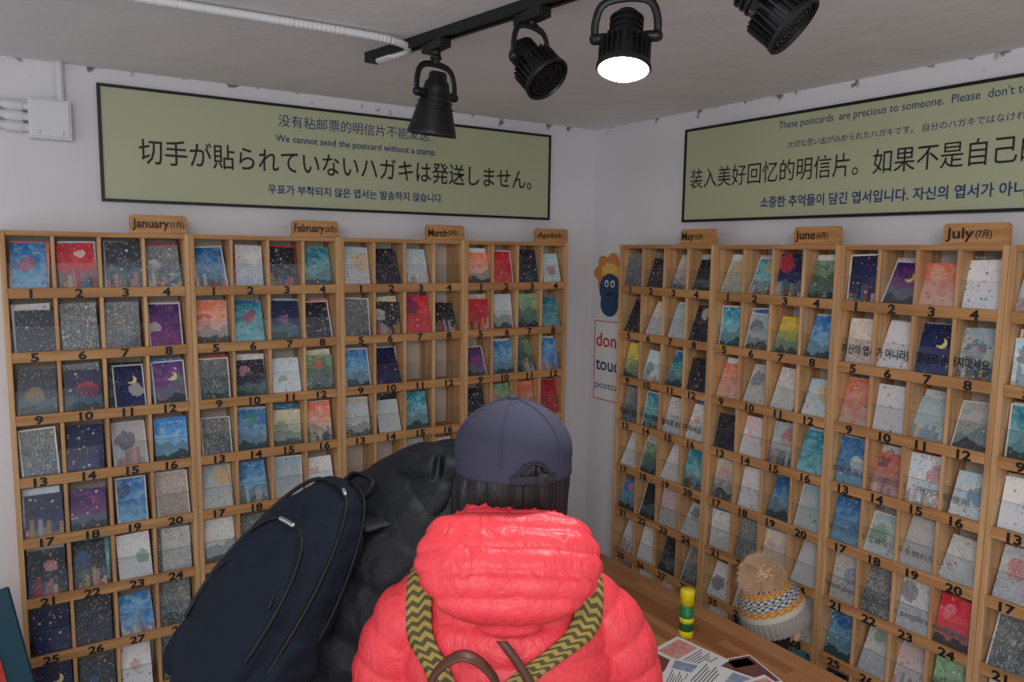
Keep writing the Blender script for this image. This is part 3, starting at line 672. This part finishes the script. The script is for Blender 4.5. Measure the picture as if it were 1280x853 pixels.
# pants, shoes, hands
bm=bmesh.new(); tube(bm,[(0,-.02,.78,.165,.13),(0,-.02,.90,.165,.13)],seg=30)
for sg in (-1,1): tube(bm,[(.085*sg,-.02,.84,.088),(.09*sg,-.01,.50,.064),(.09*sg,-.02,.10,.048)],seg=22)
remesh(fin('trousers',bm,M_jeans,root,True),.01)
bm=bmesh.new(); shoe(bm,.095,-.01,-.1); shoe(bm,-.095,-.01,.1); fin('shoes',bm,M_shoe,root,True)
for sg in (-1,1): hand(root,frame((.145*sg,.27,.958),(-.15*sg,1,-.1),(0,.1,1)),-sg)
HM=Matrix.Translation((.004,.055,1.520))@Matrix.Rotation(math.radians(17),4,'Z')@Matrix.Rotation(math.radians(-6),4,'X')
head(root,HM)
# cap
def cap(parent,M):
    CH=.096
    bm=bmesh.new(); vs=ell(bm,(0,0,0),(.0975,.112,CH),None,72,48)
    dl=[f for f in bm.faces if (lambda c:c.z<-.024 or (c.y<-.05 and (c.x/.026)**2+((c.z+.020)/.028)**2<1))(f.calc_center_median())]
    bmesh.ops.delete(bm,geom=dl,context='FACES')
    for v in bm.verts:
        if v.co.z<0: k=1/max(math.sqrt(max(1-(v.co.z/CH)**2,.2)),.5); v.co.x*=k; v.co.y*=k
        h=max(v.co.z,0)/CH; f=1+.05*math.sin(min(h,1)*math.pi); v.co.x*=f; v.co.y*=f
    bmesh.ops.transform(bm,matrix=M,verts=bm.verts)
    o=fin('cap_crown',bm,M_cap,parent,True); so=o.modifiers.new('s','SOLIDIFY'); so.thickness=.004
    bm=bmesh.new(); ell(bm,(0,0,CH+.002),(.009,.009,.005),M,16,8)
    for k in range(6):
        a=math.pi/6+math.pi/3*k; pts=[]
        for e in range(0,91,6):
            er=math.radians(e); h=math.sin(er); f=1+.05*math.sin(h*math.pi); pts.append((.0980*f*math.cos(er)*math.sin(a),.1125*f*math.cos(er)*math.cos(a),(CH+.0005)*h,.0015))
        tube(bm,pts,M=M,seg=6,step=.02)
    fin('cap_seams',bm,M_cap,parent,True)
    bm=bmesh.new(); pts=[]
    for k in range(-9,10):
        a=math.radians(k*2.3); pts.append((.1005*math.sin(a),-.1145*math.cos(a),-.018,.0025,.008))
    tube(bm,pts,side=V((0,1,0)),M=M,seg=8,step=.01)
    pts=[]
    for k in range(0,19):
        a=math.pi*k/18; x=.028*math.cos(a); z=-.022+.030*math.sin(a); yy=-.1135*math.sqrt(max(0,1-(x/.0975)**2-(max(z,0)/.112)**2))-.001; pts.append((x,yy,z,.003))
    tube(bm,pts,M=M,seg=8,step=.01)
    bx=M@Matrix.Translation((.012,-.1165,-.018)); box(bm,-.008,.008,-.003,.003,-.010,.010,0,bx)
    fin('cap_strap',bm,M_capd,parent,True)
    bm=bmesh.new(); rows=[]
    for i in range(9):
        t=i/8; row=[]
        for j in range(17):
            a=math.radians(-62+124*j/16); x=.096*math.sin(a); y0=.110*math.cos(a); y1=y0+.075*t*max(0,math.cos(a*1.35))**.5
            row.append(bm.verts.new(M@V((x*(1-.02*t),y1,-.014-.010*t-.5*x*x*(1+2*t)))))
        rows.append(row)
    for i in range(8):
        for j in range(16): bm.faces.new((rows[i][j],rows[i][j+1],rows[i+1][j+1],rows[i+1][j]))
    o=fin('cap_brim',bm,M_cap,parent,True); so=o.modifiers.new('s','SOLIDIFY'); so.thickness=.004
cap(root,HM@Matrix.Translation((0,-.004,.016))@Matrix.Rotation(math.radians(2),4,'X'))

# ------------------------------------------------------------------ person in black jacket with navy backpack
OF=V((-.42,1.45,0)); b2=CAM+R*OF.x+H*OF.y
root=empty('person_in_black_jacket',(b2.x,b2.y,0),YAW)
def q(*p): return (p[0]-OF.x,p[1]-OF.y)+tuple(p[2:])
RV=V((.87,-.5,0))
bm=bmesh.new()
tube(bm,[q(-.44,1.42,.80,.17,.135),q(-.42,1.43,.92,.17,.135),q(-.35,1.47,1.08,.18,.14),q(-.27,1.52,1.23,.195,.14),q(-.20,1.58,1.335,.16,.12),q(-.15,1.63,1.385,.105,.09),q(-.10,1.68,1.39,.07,.07)],side=RV,seg=40,step=.006,quilt=.09,qd=.012,qe=.4)
tube(bm,[q(-.22,1.60,1.34,.064),q(-.31,1.655,1.31,.076),q(-.37,1.74,1.20,.072),q(-.40,1.84,1.09,.064),q(-.34,1.94,1.04,.055),q(-.28,2.01,1.01,.046)],seg=24,step=.006,quilt=.08,qd=.012,qe=.4)
tube(bm,[q(-.15,1.56,1.33,.07),q(-.05,1.51,1.29,.076),q(-.0,1.60,1.19,.07),q(.03,1.72,1.10,.062),q(.06,1.83,1.05,.053),q(.08,1.91,1.02,.045)],seg=24,step=.006,quilt=.08,qd=.012,qe=.4)
ell(bm,q(-.165,1.60,1.405),(.105,.085,.055))
remesh(fin('jacket',bm,M_jacket,root,True),.006,1,.012,.07)
bm=bmesh.new()
tube(bm,[q(-.255,1.64,1.395,.026),q(-.225,1.565,1.425,.034),q(-.155,1.53,1.43,.038),q(-.08,1.56,1.42,.034),q(-.03,1.62,1.40,.028)],seg=16)
tube(bm,[q(-.17,1.57,1.43,.075,.025),q(-.20,1.51,1.38,.085,.032),q(-.23,1.47,1.32,.06,.025)],side=RV,seg=24)
remesh(fin('jacket_hood',bm,M_jacket,root,True),.006,1,.010,.05)
bm=bmesh.new(); tube(bm,[q(-.43,1.43,.78,.15,.12),q(-.43,1.43,.92,.15,.12)],side=RV,seg=26)
tube(bm,[q(-.51,1.47,.84,.088),q(-.50,1.55,.48,.066),q(-.50,1.50,.10,.05)]); tube(bm,[q(-.36,1.39,.84,.088),q(-.34,1.47,.48,.066),q(-.34,1.42,.10,.05)])
remesh(fin('trousers',bm,M_jeans,root,True),.01)
bm=bmesh.new(); a=q(-.50,1.50); shoe(bm,a[0],a[1],-.5); a=q(-.34,1.42); shoe(bm,a[0],a[1],-.5); fin('shoes',bm,M_bag2,root,True)
hand(root,frame(q(-.27,2.03,1.005),(.5,.85,-.2),(0,0,1)),1); hand(root,frame(q(.085,1.93,1.015),(.3,.9,-.2),(0,0,1)),-1)
head(root,frame(q(-.03,1.775,1.345),(.42,.75,-.5),(.2,.4,1)),longhair=False)
# backpack
a=V((.22,.20,.38)).normalized(); w=(RV-a*RV.dot(a)).normalized(); yv=a.cross(w)
BM=Matrix.Translation(V(q(-.425,1.345,1.245)))@Matrix((w,yv,a)).transposed().to_4x4()
HX,HY,HZ,PP,TP=.122,.072,.236,3.2,.34
def rbox(bm,c,h,p=3.2,M=None,taper=0,u=44,v=30):
    vs=ell(bm,(0,0,0),(1,1,1),None,u,v)
    for vv in vs:
        x,y,z=vv.co; k=(abs(x)**p+abs(y)**p+abs(z)**p)**(-1/p); x*=k;y*=k;z*=k
        tp=1-taper*max(0,z)**1.3
        vv.co=M@V((c[0]+x*h[0]*tp,c[1]+y*h[1]*tp,c[2]+z*h[2]))
def rsurf(c,h,p,taper,th,yl,e=1.02):
    cx,sz=math.cos(th),math.sin(th); f=(1-abs(yl)**p)**(1/p); k=(abs(cx)**p+abs(sz)**p)**(-1/p)*f
    x,z=cx*k,sz*k; tp=1-taper*max(0,z)**1.3
    return (c[0]+x*h[0]*tp*e,c[1]+yl*h[1]*tp*e,c[2]+z*h[2]*e)
PC=(0,-.052,-.03); PH=(.098,.045,.165)
bm=bmesh.new(); rbox(bm,(0,.0,0),(HX,HY,HZ),PP,BM,TP); rbox(bm,PC,PH,3.,BM,.22)
for sg in (-1,1): rbox(bm,(HX*.94*sg,0,-.12),(.020,.05,.085),3,BM)
o=remesh(fin('backpack_body',bm,M_bag,root,True),.006,1,.018,.06)
bm=bmesh.new()
def ztube(pts,r=.004): tube(bm,[tuple(p)+(r,) for p in pts],M=BM,seg=8,step=.01)
ztube([rsurf((0,0,0),(HX,HY,HZ),PP,TP,math.radians(t),-.62) for t in range(-25,206,10)])
ztube([rsurf((0,0,0),(HX,HY,HZ),PP,TP,math.radians(t),.2) for t in range(-25,206,10)],.003)
ztube([rsurf(PC,PH,3.,.22,math.radians(t),-.62) for t in range(-25,206,10)])
ztube([rsurf(PC,(PH[0],PH[1],PH[2]*.5),3.,.1,math.radians(t),-.80,1.04) for t in range(15,166,10)],.003)
tube(bm,[(-.03,.03,.216,.010,.004),(-.03,.04,.262,.010,.004),(.03,.04,.262,.010,.004),(.03,.03,.216,.010,.004)],M=BM,side=V((0,1,0)),seg=10)
for sg in (-1,1):
    tube(bm,[(.05*sg,.045,.18,.028,.008),(.07*sg,.11,.225,.030,.008),(.10*sg,.22,.215,.030,.008),(.125*sg,.31,.14,.026,.008),(.13*sg,.31,.0,.02,.006)],M=BM,seg=14)
    tube(bm,[(.10*sg,.05,-.19,.012,.004),(.13*sg,.14,-.17,.012,.004),(.15*sg,.25,-.08,.012,.004)],M=BM,seg=8)
fin('backpack_trim',bm,M_bag2,root,True)
bm=bmesh.new()
z1=[rsurf(PC,PH,3.,.22,math.radians(t),-.70,1.06) for t in (104,92,78)]
tube(bm,[p+(.0045,) for p in z1],M=BM,seg=8)
z2=[rsurf((0,0,0),(HX,HY,HZ),PP,TP,math.radians(t),-.66,1.05) for t in (66,60)]
tube(bm,[p+(.0035,) for p in z2],M=BM,seg=8); fin('zip_pulls',bm,M_steel,root,True)

# ------------------------------------------------------------------ child with pompom beanie
root=empty('child_in_pompom_beanie',(-.293,-1.295,0),-math.pi/2)
bm=bmesh.new()
tube(bm,[(0,0,.36,.115,.095),(0,0,.48,.11,.09),(0,0,.58,.10,.08),(0,0,.645,.06,.055)],seg=32,quilt=.06,qd=.008,step=.008)
for sg in (-1,1): tube(bm,[(.07*sg,0,.61,.042),(.115*sg,.0,.55,.044),(.125*sg,.03,.46,.038),(.09*sg,.06,.42,.032)],seg=18)
remesh(fin('jacket',bm,mat('child_jacket_teal',S(30,60,84),.6),root,True),.007)
bm=bmesh.new()
for sg in (-1,1): tube(bm,[(.05*sg,0,.38,.055),(.052*sg,.0,.2,.045),(.052*sg,0,.06,.036)],seg=16)
remesh(fin('trousers',bm,M_jeans,root,True),.008)
bm=bmesh.new()
for sg in (-1,1): tube(bm,[(.052*sg,-.03,.03,.03,.03),(.052*sg,.03,.028,.03,.028),(.052*sg,.075,.02,.028,.018)],seg=14)
fin('shoes',bm,M_shoe,root,True)
for sg in (-1,1): hand(root,frame((.085*sg,.065,.415),(0,.6,-.8),(0,.8,.6))@Matrix.Scale(.55,4),-sg)
HC=Matrix.Translation((0,.0,.775))
head(root,HC,s=.88,longhair=True)
BT=Matrix.Translation((.0,-.005,.785))@Matrix.Rotation(math.radians(16),4,'X')@Matrix.Rotation(math.radians(-12),4,'Y')
def knit():
    m=mat('knit_beanie',S(200,190,175),.9); nt=m.node_tree; L=nt.links.new; b=nt.nodes['Principled BSDF']
    uv=nn(nt,'ShaderNodeUVMap'); uv.uv_map='UVMap'; sp=nn(nt,'ShaderNodeSeparateXYZ'); L(uv.outputs[0],sp.inputs[0])
    ck=nn(nt,'ShaderNodeTexChecker'); ck.inputs['Scale'].default_value=1; mp=nn(nt,'ShaderNodeMapping'); mp.inputs['Scale'].default_value=(46,26,1); L(uv.outputs[0],mp.inputs[0]); L(mp.outputs[0],ck.inputs['Vector'])
    def ramp(st):
        r=nn(nt,'ShaderNodeValToRGB'); e=r.color_ramp; e.interpolation='CONSTANT'
        e.elements[0].position=0; e.elements[0].color=st[0][1]; e.elements[1].position=st[1][0]; e.elements[1].color=st[1][1]
        for p,c in st[2:]: x=e.elements.new(p); x.color=c
        L(sp.outputs['Y'],r.inputs[0]); return r
    cream=S(206,198,186); gr=S(160,152,146); bl=S(70,100,122); og=S(206,120,60); yl=S(206,170,90); dk=S(110,50,50)
    r1=ramp([(0,gr),(.32,cream),(.40,og),(.48,cream),(.56,bl),(.64,yl),(.72,dk),(.80,cream),(.88,bl)])
    r2=ramp([(0,gr),(.32,cream),(.40,yl),(.48,bl),(.56,cream),(.64,og),(.72,cream),(.80,dk),(.88,gr)])
    mx=nn(nt,'ShaderNodeMix',data_type='RGBA'); L(ck.outputs['Fac'],mx.inputs['Factor']); L(r1.outputs[0],mx.inputs['A']); L(r2.outputs[0],mx.inputs['B']); L(mx.outputs['Result'],b.inputs['Base Color']); return m
bm=bmesh.new(); uvl=bm.loops.layers.uv.new('UVMap'); rings=[]; NS=120; NR=26
for i in range(NR+1):
    t=i/NR
    if t<.32: r=.098+.004*math.sin(t/.32*math.pi); z=-.03+t*.16
    else:
        a=(t-.32)/.68*math.pi/2; r=.097*math.cos(a)**.85 if a<1.56 else .001; z=-.03+.0512+.095*math.sin(a)
    rings.append([bm.verts.new(BT@V(((r+(.003 if t<.32 else .0018)*math.cos(a2*(40 if t<.32 else 60)))*math.cos(a2),(r+(.003 if t<.32 else .0018)*math.cos(a2*(40 if t<.32 else 60)))*math.sin(a2)*1.05,z))) for a2 in [2*math.pi*k/NS for k in range(NS)]])
for i in range(NR):
    for k in range(NS):
        f=bm.faces.new((rings[i][k],rings[i][(k+1)%NS],rings[i+1][(k+1)%NS],rings[i+1][k]))
        for lp,(kk,ii) in zip(f.loops,((k,i),(k+1,i),(k+1,i+1),(k,i+1))): lp[uvl].uv=(kk/NS,ii/NR)
fin('beanie',bm,knit(),root,True)
bm=bmesh.new(); pc=BT@V((-.0,.0,.125)); ell(bm,pc,(.056,.056,.053),None,20,14)
for k in range(5200):
    d=V((random.gauss(0,1),random.gauss(0,1),random.gauss(0,1))).normalized(); L_=random.uniform(.064,.078); sd=d.orthogonal().normalized()*.0020; s2=d.cross(sd)
    e=pc+d*L_+V((random.uniform(-.006,.006),random.uniform(-.006,.006),random.uniform(-.008,.003)))
    A=[bm.verts.new(pc+d*.045+x) for x in (sd,-sd*.5+s2*.8,-sd*.5-s2*.8)]; tp=bm.verts.new(e)
    for i in range(3): bm.faces.new((A[i],A[(i+1)%3],tp))
fin('pompom',bm,M_pom,root)

# ------------------------------------------------------------------ lights
w=bpy.data.worlds.new('room_ambience'); sc.world=w; w.use_nodes=True
bg=w.node_tree.nodes['Background']; bg.inputs[0].default_value=(.93,.95,1,1); bg.inputs[1].default_value=.78
ld=bpy.data.lights.new('ceiling_panel_light','AREA'); ld.shape='RECTANGLE'; ld.size=1.2; ld.size_y=.5; ld.energy=24; ld.color=(.98,.98,1)
lo=bpy.data.objects.new('ceiling_panel_light',ld); link(lo); lo.location=(-2.7,-3.1,2.38)
lo.rotation_euler=(V((-.5,-1.1,1.5))-lo.location).to_track_quat('-Z','Y').to_euler()
ld=bpy.data.lights.new('ceiling_fill_light','POINT'); ld.energy=16; ld.shadow_soft_size=.15; ld.color=(1,.98,.95)  # unseen point light added behind the camera to brighten the ceiling
lo=bpy.data.objects.new('ceiling_fill_light',ld); link(lo); lo.location=(-2.5,-3.3,2.0)

# ------------------------------------------------------------------ camera
cd=bpy.data.cameras.new('camera'); cam=bpy.data.objects.new('camera',cd); link(cam); sc.camera=cam
cd.sensor_width=36; cd.lens=27.0; cd.clip_start=.05
th=math.radians(6.65); up=V((H.x*math.sin(th),H.y*math.sin(th),math.cos(th))); ro=.0143
rx=(R+up*ro).normalized(); uy=(up-R*ro).normalized(); bz=rx.cross(uy)
cam.matrix_world=Matrix.Translation(CAM)@Matrix((rx,uy,bz)).transposed().to_4x4()
